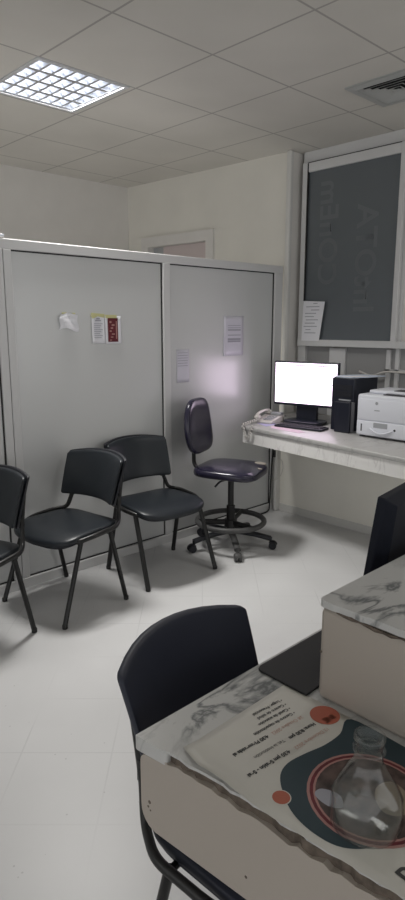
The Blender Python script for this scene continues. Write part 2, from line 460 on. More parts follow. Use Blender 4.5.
for a, b_, c, d_ in ((-.215, .215, -.215, -.205), (-.215, .215, .205, .215), (-.215, -.205, -.205, .205), (.205, .215, -.205, .205)): v.box(a, b_, c, d_, -.010, 0)
v.build('frame', M['ventgrey'], vt)
v = MB()
for k in range(5): sqring(v, .172-.032*k, -.016, .148-.032*k, -.004)
v.box(-.02, .02, -.02, .02, -.02, -.016); v.build('louvre_blades', M['ventgrey'], vt)
MB().box(-.19, .19, -.19, .19, -.0025, -.001).build('duct_shade', M['dark'], vt)  # flat black sheet: shade behind the blades put into its colour

# ------------------------------------------------------------------ partition
PY = 3.22
pt = thing('partition_screen', 'long white aluminium framed partition with satin grey panels', 'partition', (2.3, PY, 0))
pt.location = (0, 0, 0)
f = MB()
f.box(-.6, 3.995, PY, PY+.05, 1.945, 2.0, bev=.004)
f.box(-.6, 3.955, PY-.006, PY+.06, 0, .06, bev=.004)
for x0, x1 in ((-.6, -.55), (.46, .51), (1.565, 1.612), (1.616, 1.663), (2.738, 2.80), (3.895, 3.99)):
    f.box(x0, x1, PY-.001, PY+.05, .06, 1.946, bev=.004)
f.build('frame', M['alu'], pt)
for x0, x1 in ((-.55, .46), (.51, 1.565), (1.663, 2.738), (2.80, 3.895)):
    MB().box(x0, x1, PY+.018, PY+.032, .06, 1.945).build('grey_panel', M['panel'], pt)
    g = MB(); t = .007
    g.box(x0, x1, PY+.011, PY+.018, 1.945-t, 1.945); g.box(x0, x1, PY+.011, PY+.018, .06, .06+t)
    g.box(x1-t, x1, PY+.011, PY+.018, .06+t, 1.945-t)
    g.build('gasket', M['gasket'], pt)
cl = thing('cable_clip', 'small black clip with a white tip on top of the partition', 'clip', (1.60, PY+.01, 2.0))
MB().box(-.02, .004, -.012, .012, 0, .035, bev=.004).build('clip_body', M['gasket'], cl)
MB().box(.004, .03, -.01, .01, .008, .022, bev=.004).build('white_tip', M['white'], cl)

# papers fixed on the partition ---------------------------------------------------
PF = PY+.018
def sheet(name, x0, x1, z0, z1, y, m, label, cat, rot=0., group=None, curl=.0):
    o = thing(name, label, cat, ((x0+x1)/2, y, z0), 0, group); w = (x1-x0)/2; h = z1-z0
    b = MB(); N = 8
    V = [[b.b.verts.new((-w+2*w*i/N, -.0015-curl*(abs(i/N-.5)*2)**2-curl*(1-k/N)**2, h*k/N)) for i in range(N+1)] for k in range(N+1)]
    for k in range(N):
        for i in range(N): b.b.faces.new((V[k][i], V[k][i+1], V[k+1][i+1], V[k+1][i]))
    p = b.build('paper', m, o, True)
    sm = p.modifiers.new('thickness', 'SOLIDIFY'); sm.thickness = .0006
    o.rotation_euler = (0, rot, 0)
    return o, w, h
# crumpled white scrap
o = thing('paper_scrap', 'crumpled white paper scrap taped to the left partition panel', 'paper', (2.01, PF, 1.515))
b = MB(); N = 9
V = []
for k in range(N+1):
    row = []
    for i in range(N+1):
        u, vv = i/N, k/N
        x = (-.066+.132*u)*(1-.12*vv)+.006*math.sin(7*vv); z = .1*vv*(1-.25*abs(u-.45))+.018*u*(1-vv)*0+.012*math.sin(u*5)*(1-vv)
        row.append(b.b.verts.new((x, -.004-.010*abs(math.sin(3*u+2*vv))-random.random()*.002, z)))
    V.append(row)
for k in range(N):
    for i in range(N): b.b.faces.new((V[k][i], V[k][i+1], V[k+1][i+1], V[k+1][i]))
p = b.build('paper', M['paper'], o); p.modifiers.new('thickness', 'SOLIDIFY').thickness = .001
MB().box(-.04, -.01, -.004, -.001, .085, .102).build('tape', M['tape'], o)
MB().box(.03, .05, -.004, -.001, .085, .100).build('tape', M['tape'], o)
# two leaflets
o, w, h = sheet('leaflet', 2.172, 2.268, 1.432, 1.605, PF, M['paper'], 'white printed leaflet with yellow tape along its top', 'leaflet', curl=.004)
b = MB(); b.box(-.02, .02, -.0065, -.005, .135, .142); b.box(-.012, .012, -.0065, -.005, .145, .155)
for k in range(8): b.box(-.032, .03-.01*(k % 3), -.0075-.003*(1-k/9), -.006, .118-.012*k, .121-.012*k)
b.build('print', M['ink'], o)
MB().prism([(-.052, .165), (-.045, .185), (.05, .178), (.048, .155), (.0, .165), (-.04, .15)], .0, .004, Matrix.Rotation(PI/2, 4, 'X') @ Matrix.Translation((0, 0, .002))).build('tape', M['tape'], o)
o, w, h = sheet('leaflet', 2.272, 2.392, 1.428, 1.600, PF, M['paper'], 'maroon printed leaflet with a white border beside the white one', 'leaflet', curl=.004)
MB().box(-.042, .034, -.0095, -.0085, .012, .158).build('maroon_print', M['maroon'], o)
b = MB()
for k in range(7): b.box(-.03+.008*(k % 3), -.022+.012*(k % 3)+.006, -.011, -.0096, .02+.018*k, .026+.019*k)
b.box(.018, .026, -.011, -.0096, .03, .14); b.build('print', M['ringpink'], o)
MB().box(-.058, .03, -.006, -.003, .158, .178).build('tape', M['tape'], o)
# two sleeves
o, w, h = sheet('notice', 3.335, 3.55, 1.315, 1.61, PF, M['sleeve'], 'larger grey printed notice in a sleeve, higher on the partition', 'notice')
b = MB()
for z0, z1 in ((.222, .226), (.205, .209), (.186, .196), (.150, .156), (.115, .13), (.10, .112)): b.box(-.065, .075, -.004, -.003, z0, z1)
b.build('print', M['ink'], o)
MB().box(-.112, -.100, -.008, -.002, .0, .15).build('tape', M['sleeve'], o)
o, w, h = sheet('notice', 2.865, 2.985, 1.145, 1.375, PF, M['sleeve'], 'smaller printed notice low beside the middle partition post', 'notice')
b = MB()
for k in range(6): b.box(-.05, .045, -.004, -.003, .205-.018*k, .209-.018*k)
b.build('print', M['ink'], o)

# ------------------------------------------------------------------ waiting chairs
def make_chair(label, group=None, shellm='shell', padm='vinyl', padded=True):
    t = thing('waiting_chair', label, 'chair', group=group)
    def seatfn(x, y, z):
        u = y/.21; k = 1+.05*(-u if u < 0 else 0)-.06*max(0, u)
        zz = z+.449-.020*max(0, -u)**3-.006*(1-(x/.23)**2)
        return (x*k*1.03, y+.018+.035*max(0, -u)*(x/.23)**2, zz)
    MB().pad(.465, .465, .046, .36, .5, seatfn).build('seat', M[padm], t, True, 60)
    def shellf(x, y, z): p = seatfn(x*1.0, y, z); return (p[0], p[1], p[2]-.020)
    MB().pad(.45, .445, .022, .36, .5, shellf).build('seat_shell', M[shellm], t, True, 60)
    H0, H1 = .555, .828
    def backpos(x, hh, off):
        # hh 0..1 along the back height ; off: towards the front is negative
        z = H0+(H1-H0)*hh-.020*(abs(x)/.22)**2.2*hh
        wide = 1.0+.07*(hh-.6)
        g = (z-.50)/.325
        y = .235+.085*g+.02*g*g-.062*(x/.22)**2+off
        return (x*wide, y, z)
    def backf(x, y, z): return backpos(x, y/.282+.5, -z-.012)
    if padded: MB().pad(.445, .268, .036, .12, .4, backf).build('backrest', M[padm], t, True, 60)
    def backs(x, y, z): return backpos(x, y/.284+.5, -z+.012)
    MB().pad(.462, .284, .024 if padded else .032, .08, .3, backs).build('back_shell' if padded else 'backrest', M[shellm], t, True, 60)
    for s in (-1, 1):
        # side frame: rail beside the seat bending up into the back upright
        pts = [(s*.20, -.10, .425), (s*.245, -.095, .432), (s*.272, .0, .448), (s*.270, .15, .457), (s*.222, .222, .463), (s*.200, .246, .55), (s*.192, .262, .60), (s*.182, .297, .74)]
        MB().tube(fillet(pts, .032, 5), .011, 10, ry=.0135).build('side_rail', M['blackmetal'], t, True, 60)
        MB().tube([(s*.243, -.075, .43), (s*.262, -.2225, .012)], .011, 10, ry=.016).build('leg', M['blackmetal'], t, True, 60)
        MB().tube([(s*.25, .125, .435), (s*.262, .2225, .012)], .011, 10, ry=.016).build('leg', M['blackmetal'], t, True, 60)
        for y in (-.2225, .2225):
            MB().lathe([(.012, 0), (.0145, .002), (.0145, .02), (.012, .024)], (s*.263, y*1.0, 0), 12).build('foot_cap', M['gasket'], t, True)
        MB().box(s*.19-.016, s*.19+.016, .232, .262, .545, .60, bev=.004).build('bracket', M['blackmetal'], t)
    b = MB()
    for y in (-.06, .13): b.tube([(-.24, y, .422), (.24, y, .422)], .009, 8)
    b.build('crossbar', M['blackmetal'], t, True)
    return t
G = 'black waiting chairs along the partition'
c3 = make_chair('black vinyl waiting chair beside the swivel chair, its back to the partition', G)
c3.location = (2.404, 2.876, 0); c3.rotation_euler = (0, 0, math.radians(-4))
dup(c3, (1.71, 2.905, 0), math.radians(-90+8), 'middle black vinyl waiting chair, turned sideways, whole in view')
dup(c3, (1.095, 2.862, 0), math.radians(-90+20), 'black vinyl waiting chair cut off at the left picture edge')
c4 = make_chair('black chair tucked under the marble counter with its curved back showing', None, 'shellnavy', 'shellnavy', False)
c4.location = (.947, .726, .006); c4.rotation_euler = (0, 0, math.radians(6.5)); c4.scale = (.945, 1, 1)

# ------------------------------------------------------------------ swivel chair
sw = thing('swivel_chair', 'glossy dark swivel stool chair with a foot ring by the desk', 'chair', (3.03, 2.86, 0))
FA = math.atan2(-.88, .36)      # facing direction of seat
R = Matrix.Rotation(FA, 4, 'Z')  # local +x = front
def seatsw(x, y, z):
    zz = z+.56-.012*max(0, x/.22)**2
    return R @ Vector((x*(1-.0*y), y, zz))
st = MB().pad(.46, .46, .078, .5, .55, seatsw).build('seat', M['gloss'], sw, True, 70)
MB().pad(.085, .06, .02, 1.3, .9, lambda x, y, z: R @ Vector((x+.165+.4*y, y+.145, z+.587-.1*x))).build('torn_foam', M['foam'], st, True)
MB().pad(.07, .03, .012, .9, .9, lambda x, y, z: R @ Vector((x+.185, y+.02, z+.578))).build('torn_foam', M['foam'], st, True)
def backsw(x, y, z):   # x: width, y: height, z: thickness
    return R @ Vector((-.245-.02*(y/.18)-z+.25*x*x-.015*(1-(y/.18)**2), x*(1-.16*max(0, y/.18)), .855+y))
MB().pad(.40, .38, .06, .55, .5, backsw).build('backrest', M['gloss'], sw, True, 70)
def L(*p): return R @ Vector(p)
bp = fillet([L(-.02, 0, .515), L(-.20, 0, .515), L(-.285, 0, .56), L(-.285, 0, .80)], .06, 8)
MB().tube(bp, .022, 12, ry=.012).build('back_bar', M['blackmetal'], sw, True, 60)
b = MB().box(-.11, .11, -.10, .10, .505, .525, R, .004); b.build('seat_plate', M['blackmetal'], sw)
MB().tube([(0, 0, .10), (0, 0, .30)], .030, 16).tube([(0, 0, .29), (0, 0, .51)], .021, 16).build('gas_column', M['blackmetal'], sw, True, 50)
MB().tube(fillet([L(0, -.02, .50), L(-.03, -.14, .50), L(-.05, -.17, .47)], .03), .007, 8).build('lever', M['shell'], sw, True)
ring = MB().tube([(.235*math.cos(2*PI*k/48), .235*math.sin(2*PI*k/48), .19) for k in range(48)], .019, 12, closed=True)
ring.build('foot_ring', M['greyplastic'], sw, True)
b = MB()
for k in range(3):
    a = 2*PI*k/3+.4; b.tube([(0.02*math.cos(a), .02*math.sin(a), .18), (.235*math.cos(a), .235*math.sin(a), .19)], .012, 8, ry=.02)
b.lathe([(.045, .15), (.045, .20)], n=20); b.build('ring_spokes', M['blackmetal'], sw, True, 50)
import itertools
for k in range(5):
    a = math.radians(-127+72*k)     # one arm points at the viewer
    ca, sa = math.cos(a), math.sin(a); r = .285
    pts = [(0, 0, .115), (.15*ca, .15*sa, .105), (r*ca, r*sa, .075)]
    MB().tube(fillet(pts, .1), .024, 12, ry=.018, rad=None).build('base_arm', M['greyplastic'] if k == 0 else M['shell'], sw, True, 60)
    cs = MB(); tx, ty = -sa, ca
    cs.tube([(r*ca, r*sa, .085), (r*ca, r*sa, .055)], .010, 8)
    wc = Vector((r*ca+.015*ca, r*sa+.015*sa, .027))
    for q in (-1, 1):
        cs.tube([wc+Vector((tx, ty, 0))*q*.006, wc+Vector((tx, ty, 0))*q*.024], .027, 16)
    hood = [wc+Vector((ca*.03*math.cos(t), sa*.03*math.cos(t), .03*math.sin(t))) for t in [PI*(.1+.1*i) for i in range(8)]]
    cs.tube(hood, .02, 8, ry=.004)
    cs.build('caster', M['greyplastic'] if k == 0 else M['shell'], sw, True, 40)

# ------------------------------------------------------------------ desk in the bay
DT = .81
DK = .955
dk = thing('wall_desk', 'long marble topped desk fixed below the dark window', 'desk', (0, 0, 0))
def fx(y): return 3.338-(3.008-y)*.125
poly = [(fx(3.065), 3.065), (fx(.6), .6), (4.235, .6), (4.235, 3.24), (4.0, 3.24), (4.0, 3.155), (3.95, 3.09)]
MB().prism(poly, DT-.032, DT, None, .008).build('desktop', M['deskmarble'], dk, True, 50)
fp = MB().prism([(fx(3.055)+.016, 3.055), (fx(.6)+.016, .6), (fx(.6)+.04, .6), (fx(3.055)+.04, 3.055)], DT-.128, DT-.032)
fp.box(fx(3.055)+.02, 3.95, 3.035, 3.055, DT-.128, DT-.032); fp.build('front_panel', M['deskface'], dk)
MB().box(3.40, 3.955, 2.2, 2.25, DT-.12, DT-.032).build('bracket', M['alu'], dk)
MB().box(3.25, 3.955, 1.0, 1.05, DT-.12, DT-.032).build('bracket', M['alu'], dk)
# monitor on the desk -----------------------------------------------------------
MR = math.radians(10)
mo = thing('computer_monitor', 'lit white computer monitor on the desk beside the phone', 'monitor', (3.945, 2.92, DT), MR)
# local: screen faces -x, width along y
MB().box(-.02, .015, -.276, .276, .137, .487, bev=.006).build('bezel', M['pc'], mo)
sc = MB().box(-.0225, -.0195, -.264, .264, .158, .474); sc.build('screen', M['screen'], mo)
b = MB()
b.box(-.0245, -.0226, -.24, .16, .453, .460); b.build('menu_line', M['screenline'], mo); b = MB(); b.box(-.0245, -.0226, -.264, .25, .315, .320); b.build('divider_line', M['palegrey'], mo)
MB().box(.015, .05, -.17, .17, .20, .44, bev=.015).build('rear_cover', M['pc'], mo)
MB().box(.012, .05, -.09, .09, .01, .22, bev=.008).build('stand_neck', M['pc'], mo)
MB().pad(.22, .34, .03, .6, .5, lambda x, y, z: (x+.0, y, z+.0155)).build('stand_base', M['pc'], mo, True)
kb = thing('keyboard', 'black keyboard lying in front of the lit monitor', 'keyboard', (3.735, 2.80, DT), math.radians(8))
MB().box(-.065, .065, -.20, .20, 0, .018, bev=.006).build('keyboard_body', M['pc'], kb)
b = MB()
for r in range(5):
    for c in range(14): b.box(-.052+.021*r, -.036+.021*r, -.185+.0264*c, -.163+.0264*c, .018, .023)
b.build('keys', M['shell'], kb)
def flat(name, pts, m, label, cat, z, t=.001):
    cx = sum(p[0] for p in pts)/len(pts); cy = sum(p[1] for p in pts)/len(pts)
    o = MB().prism([(x-cx, y-cy) for x, y in pts], 0, t).build(name, m); o.location = (cx, cy, z); return tag(o, label, cat)
flat('paper_sheet', [(3.65, 3.02), (3.57, 2.96), (3.545, 2.68), (3.60, 2.66), (3.645, 2.74), (3.665, 2.98)], M['pinkpaper'], 'pale pink sheet along the desk edge below the monitor', 'paper', DT+.0005)
flat('paper_sheet', [(3.68, 3.20), (3.60, 3.03), (3.74, 3.04), (3.80, 3.20)], M['lilac'], 'lilac sheet lying under the desk phone', 'paper', DT+.0005)
# phone
ph = thing('desk_phone', 'beige desk phone with a coiled cord at the desk end', 'phone', (3.79, 3.16, DT+.0016), math.radians(8))
bb = MB()
prof = [(-.10, 0), (.10, 0), (.10, .065), (.06, .062), (-.10, .022)]
vs = [[bb.b.verts.new((x, y, z)) for x, z in prof] for y in (-.08, .08)]
for k in range(5): bb.b.faces.new((vs[0][k], vs[0][(k+1) % 5], vs[1][(k+1) % 5], vs[1][k]))
bb.b.faces.new(vs[0]); bb.b.faces.new(vs[1][::-1])
pb = bb.build('phone_body', M['phone'], ph); bv = pb.modifiers.new('round', 'BEVEL'); bv.width = .006; bv.segments = 2
b = MB()
for r in range(4):
    for c in range(3):
        x = -.07+.03*r; b.box(x, x+.02, -.06+.028*c, -.041+.028*c, .028+(x+.1)*.2, .037+(x+.1)*.2)
b.build('keypad', M['palegrey'], ph)
b = MB().tube(fillet([(-.10, .055, .06), (-.085, .055, .09), (.0, .055, .112), (.085, .055, .105), (.105, .055, .075)], .05, 6), .016, 10, ry=.012)
b.pad(.06, .05, .04, .8, .7, lambda x, y, z: (x-.09, y+.055, z+.055)); b.pad(.06, .05, .04, .8, .7, lambda x, y, z: (x+.085, y+.055, z+.085))
b.build('handset', M['phone'], ph, True, 70)
MB().box(.05, .10, -.075, .02, .064, .092, bev=.005).build('display', M['palegrey'], ph)
pts = []
for k in range(90):
    t = k/89
    base = Vector((3.70, 3.19, DT+.04)).lerp(Vector((3.482, 3.165, DT+.016)), min(1, t*2.5))
    if t > .4: q = (t-.4)/.6; base = Vector((3.476, 3.165-.10*q, DT+.016-.13*math.sin(q*PI)))
    pts.append(base+Vector((.0, .012*math.cos(k*1.3), .012*math.sin(k*1.3))))
cd = MB().tube(pts, .0055, 6).build('handset_cord', M['whitecable'], None, True)
cd.parent = ph; cd.matrix_parent_inverse = (Matrix.Translation(ph.location) @ Matrix.Rotation(ph.rotation_euler[2], 4, 'Z')).inverted()
# tower, small box, papers
tw = thing('computer_tower', 'black computer tower between the monitor and the printer', 'computer', (3.868, 2.525, DT), 0)
MB().box(-.0, .31, -.094, .094, 0, .39, bev=.006).build('tower_case', M['pc'], tw)
MB().box(-.012, 0, -.095, .095, .0, .39, bev=.005).build('front_panel', M['pc'], tw)
b = MB(); b.box(-.0145, -.012, -.08, .08, .30, .34); b.box(-.0145, -.012, -.08, .08, .252, .292); b.build('drive_bay', M['shell'], tw)
MB().box(-.0145, -.012, -.07, .03, .225, .235).build('silver_strip', M['palegrey'], tw)
sp = thing('computer_speaker', 'small black box with a grey side before the computer tower', 'speaker', (3.79, 2.478, DT), 0)
MB().box(-.005, .02, -.064, .064, 0, .226, bev=.006).build('front_grille', M['pc'], sp)
MB().box(.02, .063, -.063, .060, .002, .220, bev=.004).build('grey_case', M['pcgrey'], sp)
o = flat('paper_stack', [(3.87, 2.61), (3.862, 2.47), (3.99, 2.40), (4.18, 2.37), (4.17, 2.56), (4.0, 2.63)], M['bluepaper'], 'loose pale blue papers lying on the computer tower', 'paper', DT+.391, .006)
o2 = flat('paper_sheet', [(3.87, 2.56), (3.875, 2.46), (4.02, 2.41), (4.05, 2.50)], M['paper'], 'single white sheet on top of the papers on the tower', 'paper', DT+.3975, .001)
# printer
pr = thing('laser_printer', 'white laser printer on the desk at the right picture edge', 'printer', (3.745, 2.13, DT), 0)
MB().box(0, .36, -.20, .20, .012, .30, bev=.016, seg=3).build('printer_body', M['white'], pr, True, 50)
b = MB(); b.box(.08, .345, -.19, .16, .3005, .325, bev=.01); b.build('top_cover', M['white'], pr, True, 50)
b = MB(); b.box(.03, .14, -.14, .02, .3005, .306); b.box(.10, .20, -.17, -.02, .3252, .329); b.build('output_tray', M['slot'], pr)
MB().box(-.006, .002, -.192, .192, .125, .27, bev=.004).build('front_cover', M['white'], pr, True, 50)
MB().box(-.008, .004, -.192, .192, .02, .118, bev=.004).build('paper_tray', M['white'], pr, True, 50)
tr = pr.children[-1]
MB().box(-.0095, -.007, -.045, .06, .078, .112).build('tray_recess', M['palegrey'], tr)
hb = MB(); n = 12
hb.tube([(-.010-.012*math.sin(PI*k/n), .085-.17*k/n, .07-.028*math.sin(PI*k/n)) for k in range(n+1)], .007, 8, ry=.005); hb.build('tray_handle', M['white'], tr, True)
MB().box(-.0095, -.007, .150, .158, .045, .095).build('paper_gauge', M['slot'], tr)
MB().tube([(-.0075, -.10, .075), (-.0095, -.10, .075)], .008, 12).build('tray_button', M['slot'], tr)
MB().tube([(-.0055, .045, .245), (-.0075, .045, .245)], .011, 14).build('emblem', M['palegrey'], pr); MB().box(-.0075, -.0055, .02, .06, .193, .199).build('name_plate', M['palegrey'], pr)
for x in (.04, .32):
    for y in (-.17, .17): MB().box(x-.015, x+.015, y-.015, y+.015, 0, .014).build('foot', M['slot'], pr)
ph.scale = (1, 1, 1)
# the desk stands a little nearer and higher than first measured
for o in COL.objects:
    if o.parent is None and o.get('category') in ('monitor', 'keyboard', 'phone', 'computer', 'speaker', 'printer', 'paper') and o.location.x > 3.3:
        o.location.x *= DK; o.location.y *= DK; o.location.z = DT+(o.location.z-DT)*DK; o.scale = (DK, DK, DK*(.8 if o.get('category') == 'phone' else 1))
# cables
def cable(name, pts, r, m, label, cat='cable'):
    o = MB().tube(fillet(pts, .06, 6), r, 8).build(name, m, None, True); return tag(o, label, cat)
cable('power_cable', [(3.885, 3.185, .775), (3.88, 3.187, .55), (3.87, 3.19, .42), (3.86, 3.19, .20), (3.85, 3.19, .012), (3.78, 3.185, .0065), (3.70, 3.19, .0065)], .006, M['cable'], 'black cable hanging under the desk beside the partition')
cable('loose_wire', [(3.895, 3.159, .52), (3.90, 3.15, .46), (3.945, 3.14, .44), (3.95, 3.13, .36), (3.91, 3.14, .29), (3.85, 3.17, .27)], .0025, M['whitecable'], 'thin pale wire looping down the corner post')
so = thing('wall_socket', 'small dark socket on the corner post under the desk', 'socket', (3.899, 3.185, .49))
MB().box(-.012, .001, -.012, .012, -.025, .035, bev=.003).build('socket_plate', M['greyplastic'], so); MB().box(-.02, -.012, -.007, .007, -.005, .02, bev=.002).build('plug', M['cable'], so)
cable('window_cable', [(4.215, 2.62, 1.19), (4.20, 2.50, 1.155), (4.205, 2.40, 1.20), (4.20, 2.2, 1.20), (4.20, 1.7, 1.18)], .008, M['whitecable'], 'off white cable running along the lower window rail')
# taped paper on window
wp = thing('window_notice', 'white printed sheet taped to the dark window corner', 'notice', (WX-.047, 3.07, 1.415))
b = MB().prism([(-.10, 0), (.075, 0), (.12, .31), (-.09, .32)], 0, .001, Matrix(((0, 0, -1, 0), (-1, 0, 0, 0), (0, 1, 0, 0), (0, 0, 0, 1)))); b.build('paper', M['paper'], wp)
b = MB()
for k, (a, c) in enumerate(((.02, .06), (-.05, .08), (.0, .08), (-.06, .05), (-.06, .03), (-.05, .07), (-.06, .04), (-.07, .06), (-.05, .0), (-.06, .05))):
    z = .295-.026*k; b.box(-.0022, -.0012, -c+.01, -a+.01, z, z+.006)
b.build('print', M['ink'], wp)

# ------------------------------------------------------------------ reception counter
ct = thing('reception_counter', 'marble topped reception counter with chipped beige end panel', 'counter', (0, 0, 0))
XT = .75
def ex(y): return .66+(.873-y)*.0965           # end face of the counter
tp = [(ex(.873)-.004, .873)]
tp += [(2.35, .873), (2.35, .05), (ex(.05), .05)]
y = .05
while y < .85:
    y += .012+random.random()*.012
    j = random.random()
    dx = (.006*j if y < .80 else -.004)
    if y < .856: tp.append((ex(y)+dx, y))
top = MB().prism(tp, XT-.006, XT); top.build('worktop', M['marble'], ct)
# broken core strip under the slab
cs = [(2.3, .868), (2.3, .06), (ex(.06)+.004, .06)]
y = .06
while y < .84:
    y += .008+random.random()*.012; cs.append((ex(y)+.0+.010*random.random(), y))
MB().prism(cs, XT-.034, XT-.006).build('broken_core', M['core'], ct)
# corner edging piece
MB().prism([(ex(.873)-.006, .874), (ex(.873)+.05, .874), (ex(.79)+.02, .79), (ex(.79)-.003, .79)], XT-.033, XT-.0005, None, .005).build('corner_edging', M['marble'], ct, True, 50)
# end panel: outline in (y,z), ragged top and rounded lower corner
ol = [(.06, .555)]
ol += [(.80, .553)]
for k in range(7):
    a = -PI/2+PI/2*k/6; ol.append((.822+.04*math.cos(a), .60+.047*math.sin(a)))
ol += [(.862, .70)]
for k in range(5):
    a = PI/2*k/4; ol.append((.842+.020*math.cos(a), .700+.018*math.sin(a)))
y = .83
while y > .08:
    ol.append((y, .737-.022*(1-y/.85)-.008*random.random()*(.5+abs(math.sin(y*9))))); y -= .012+random.random()*.014
ol.append((.06, .722))
ang = math.atan(.0965)
b = MB()
pa = [b.b.verts.new((ex(yy)-.003, yy, zz)) for yy, zz in ol]; pb_ = [b.b.verts.new((ex(yy)+.022, yy, zz)) for yy, zz in ol]
n = len(ol)
b.b.faces.new(pa); b.b.faces.new(pb_[::-1])
for k in range(n): b.b.faces.new((pa[k], pa[(k+1) % n], pb_[(k+1) % n], pb_[k]))
b.build('end_panel', M['beige'], ct)
for yy, zz, r in ((.838, .615, .004), (.842, .603, .0025), (.836, .597, .002), (.60, .60, .003)):
    MB().tube([(ex(yy)-.0028, yy, zz), (ex(yy)-.0036, yy, zz)], r, 7).build('chip', M['core'], ct)
MB().box(.80, 2.35, .06, .08, 0, XT-.035).build('front_board', M['beige'], ct)
MB().box(2.32, 2.35, .08, .86, 0, XT-.035).build('side_board', M['beige'], ct)
# raised ledge
lg = thing('raised_ledge', 'raised beige block with a cracked marble top on the counter', 'ledge', (0, 0, 0))
MB().prism([(1.02, .06), (2.30, .06), (2.30, .70), (1.02, .70)], XT+.0008, .964, None, .014).build('ledge_body', M['beige'], lg, True, 50)
tp = [(1.019, .06)]
y = .06
while y < .66:
    y += .008+random.random()*.014; tp.append((1.016+.004*random.random(), y))
tp += [(1.017, .69), (1.021, .698), (1.029, .703), (2.302, .703), (2.302, .06)]
MB().prism(tp, .9655, .980, None).build('ledge_top', M['marble'], lg)
cr = MB(); y = .10
pts = []
while y < .66:
    pts.append((1.0195, y, .964-.004*random.random()-.003*math.sin(y*25))); y += .018
cr.tube(pts, .003, 6, rad=[.0012+.0035*random.random() for _ in pts]); cr.build('crack', M['core'], lg)
MB().tube([(1.0195, .692, .862), (1.0185, .692, .862)], .003, 8).build('chip', M['core'], lg)
# black desk mat
dmx = MB().prism([(1.004, .715), (1.46, .715), (1.46, .862), (1.02, .862), (1.008, .857), (1.004, .846)], 0, .006, None, .002).build('desk_mat', M['mat'])
dmx.location = (0, 0, XT+.0005); tag(dmx, 'flat black mat on the counter behind the raised ledge', 'mat')
# rear monitor seen from behind
m2 = thing('computer_monitor', 'black computer monitor seen from behind over the raised ledge', 'monitor', (1.590, .795, XT+.004), math.radians(8))
TL = Matrix.Translation((0, .0, .20)) @ Matrix.Rotation(math.radians(7), 4, 'X')
W2, H2 = .235, .155
b = MB()
A = [(-W2, .03, -H2), (W2, .03, -H2), (W2, .03, H2+.012), (-W2, .03, H2+.012)]
B = [(-W2, .012, -H2), (W2, .012, -H2), (W2, .012, H2+.012), (-W2, .012, H2+.012)]
C_ = [(-W2+.04, -.016, -H2+.03), (W2-.04, -.016, -H2+.03), (W2-.026, -.016, H2-.006), (-W2+.026, -.016, H2-.006)]
rings = [[b.b.verts.new(TL @ Vector(p)) for p in r] for r in (A, B, C_)]
for P_, Q_ in zip(rings, rings[1:]):
    for k in range(4): b.b.faces.new((P_[k], P_[(k+1) % 4], Q_[(k+1) % 4], Q_[k]))
b.b.faces.new(rings[0][::-1]); b.b.faces.new(rings[2])
mc = b.build('rear_casing', M['casing'], m2); q = mc.modifiers.new('round', 'BEVEL'); q.width = .003; q.segments = 2
MB().box(-W2+.012, W2-.012, .0302, .032, -H2+.015, H2-.004, TL).build('screen', M['shell'], m2)
MB().box(-.03, .03, -.03, .0, .01, .16, bev=.006).build('stand_neck', M['pc'], m2)
MB().pad(.22, .12, .018, .7, .5, lambda x, y, z: (x, y-.01, z+.0165)).build('stand_base', M['pc'], m2, True)

# poster on the counter -------------------------------------------------------------
PZ = XT+.0006
po = thing('poster', 'printed poster lying on the counter with a dark teal shape and orange dots', 'poster', (0, 0, 0))
PX1 = 1.008
def pedge(y): return max(.703, ex(y)+.012) if y > .5 else ex(y)+.012
b = MB(); NX, NY = 14, 26
V = []
for j in range(NY+1):
    yy = .775-.50*j/NY
    x0 = ex(yy)+(.003 if yy > .66 else max(-.002, .003-.005*(.66-yy)/.06))+.022*max(0, 1-abs(yy-.775)/.06); row = []
    for i in range(NX+1):
        u = i/NX; x = x0+(PX1-x0)*u
        curl = .012*max(0, 1-(x-x0)/.05)**2*max(0, 1-abs(yy-.69)/.14)
        row.append(b.b.verts.new((x, yy+.002*u, PZ+.0003+curl)))
    V.append(row)
for j in range(NY):
    for i in range(NX): b.b.faces.new((V[j][i], V[j][i+1], V[j+1][i+1], V[j+1][i]))
p = b.build('paper', M['poster'], po, True); q = p.modifiers.new('thickness', 'SOLIDIFY'); q.thickness = .0004; q.offset = -1
def onp(pts, m, name, z): return MB().prism(pts, PZ+z, PZ+z+.0002).build(name, m, po)
def smooth(pts, n=5):
    out = []; N = len(pts)
    for i in range(N):
        p0, p1, p2, p3 = [Vector(pts[(i+k) % N]) for k in (-1, 0, 1, 2)]
        for k in range(n):
            t = k/n
            out.append(tuple(.5*((2*p1)+(p2-p0)*t+(2*p0-5*p1+4*p2-p3)*t*t+(3*p1-p0-3*p2+p3)*t**3)))
    return out
onp(smooth([(1.006, .602), (.95, .592), (.90, .594), (.855, .605), (.81, .612), (.775, .602), (.745, .572), (.720, .53), (.712, .48), (.722, .435), (.76, .400), (.83, .372), (.92, .36), (1.004, .37), (1.0065, .48)]), M['teal'], 'teal_shape', .0006)
def disc(c, r, n=36): return [(c[0]+r*math.cos(2*PI*k/n), c[1]+r*math.sin(2*PI*k/n)) for k in range(n)]
RC = (.846, .462)
onp(disc(RC, .108), M['ringpink'], 'pink_ring', .0009)
onp(disc(RC, .103), M['maroon'], 'maroon_ring', .0012)
onp(disc(RC, .097), M['ringpink'], 'inner_ring', .00135)
onp(disc(RC, .093), M['photo'], 'photo_disc', .0015)
onp(smooth([(.83, .425), (.85, .40), (.89, .41), (.905, .45), (.88, .465), (.85, .455)]), M['creamprint'], 'photo_figure', .0018)
onp(smooth([(.775, .50), (.79, .48), (.81, .50), (.80, .53), (.78, .53)]), M['ink'], 'photo_figure', .0018)
onp(disc((.978, .648), .031), M['orange'], 'orange_dot', .0009)
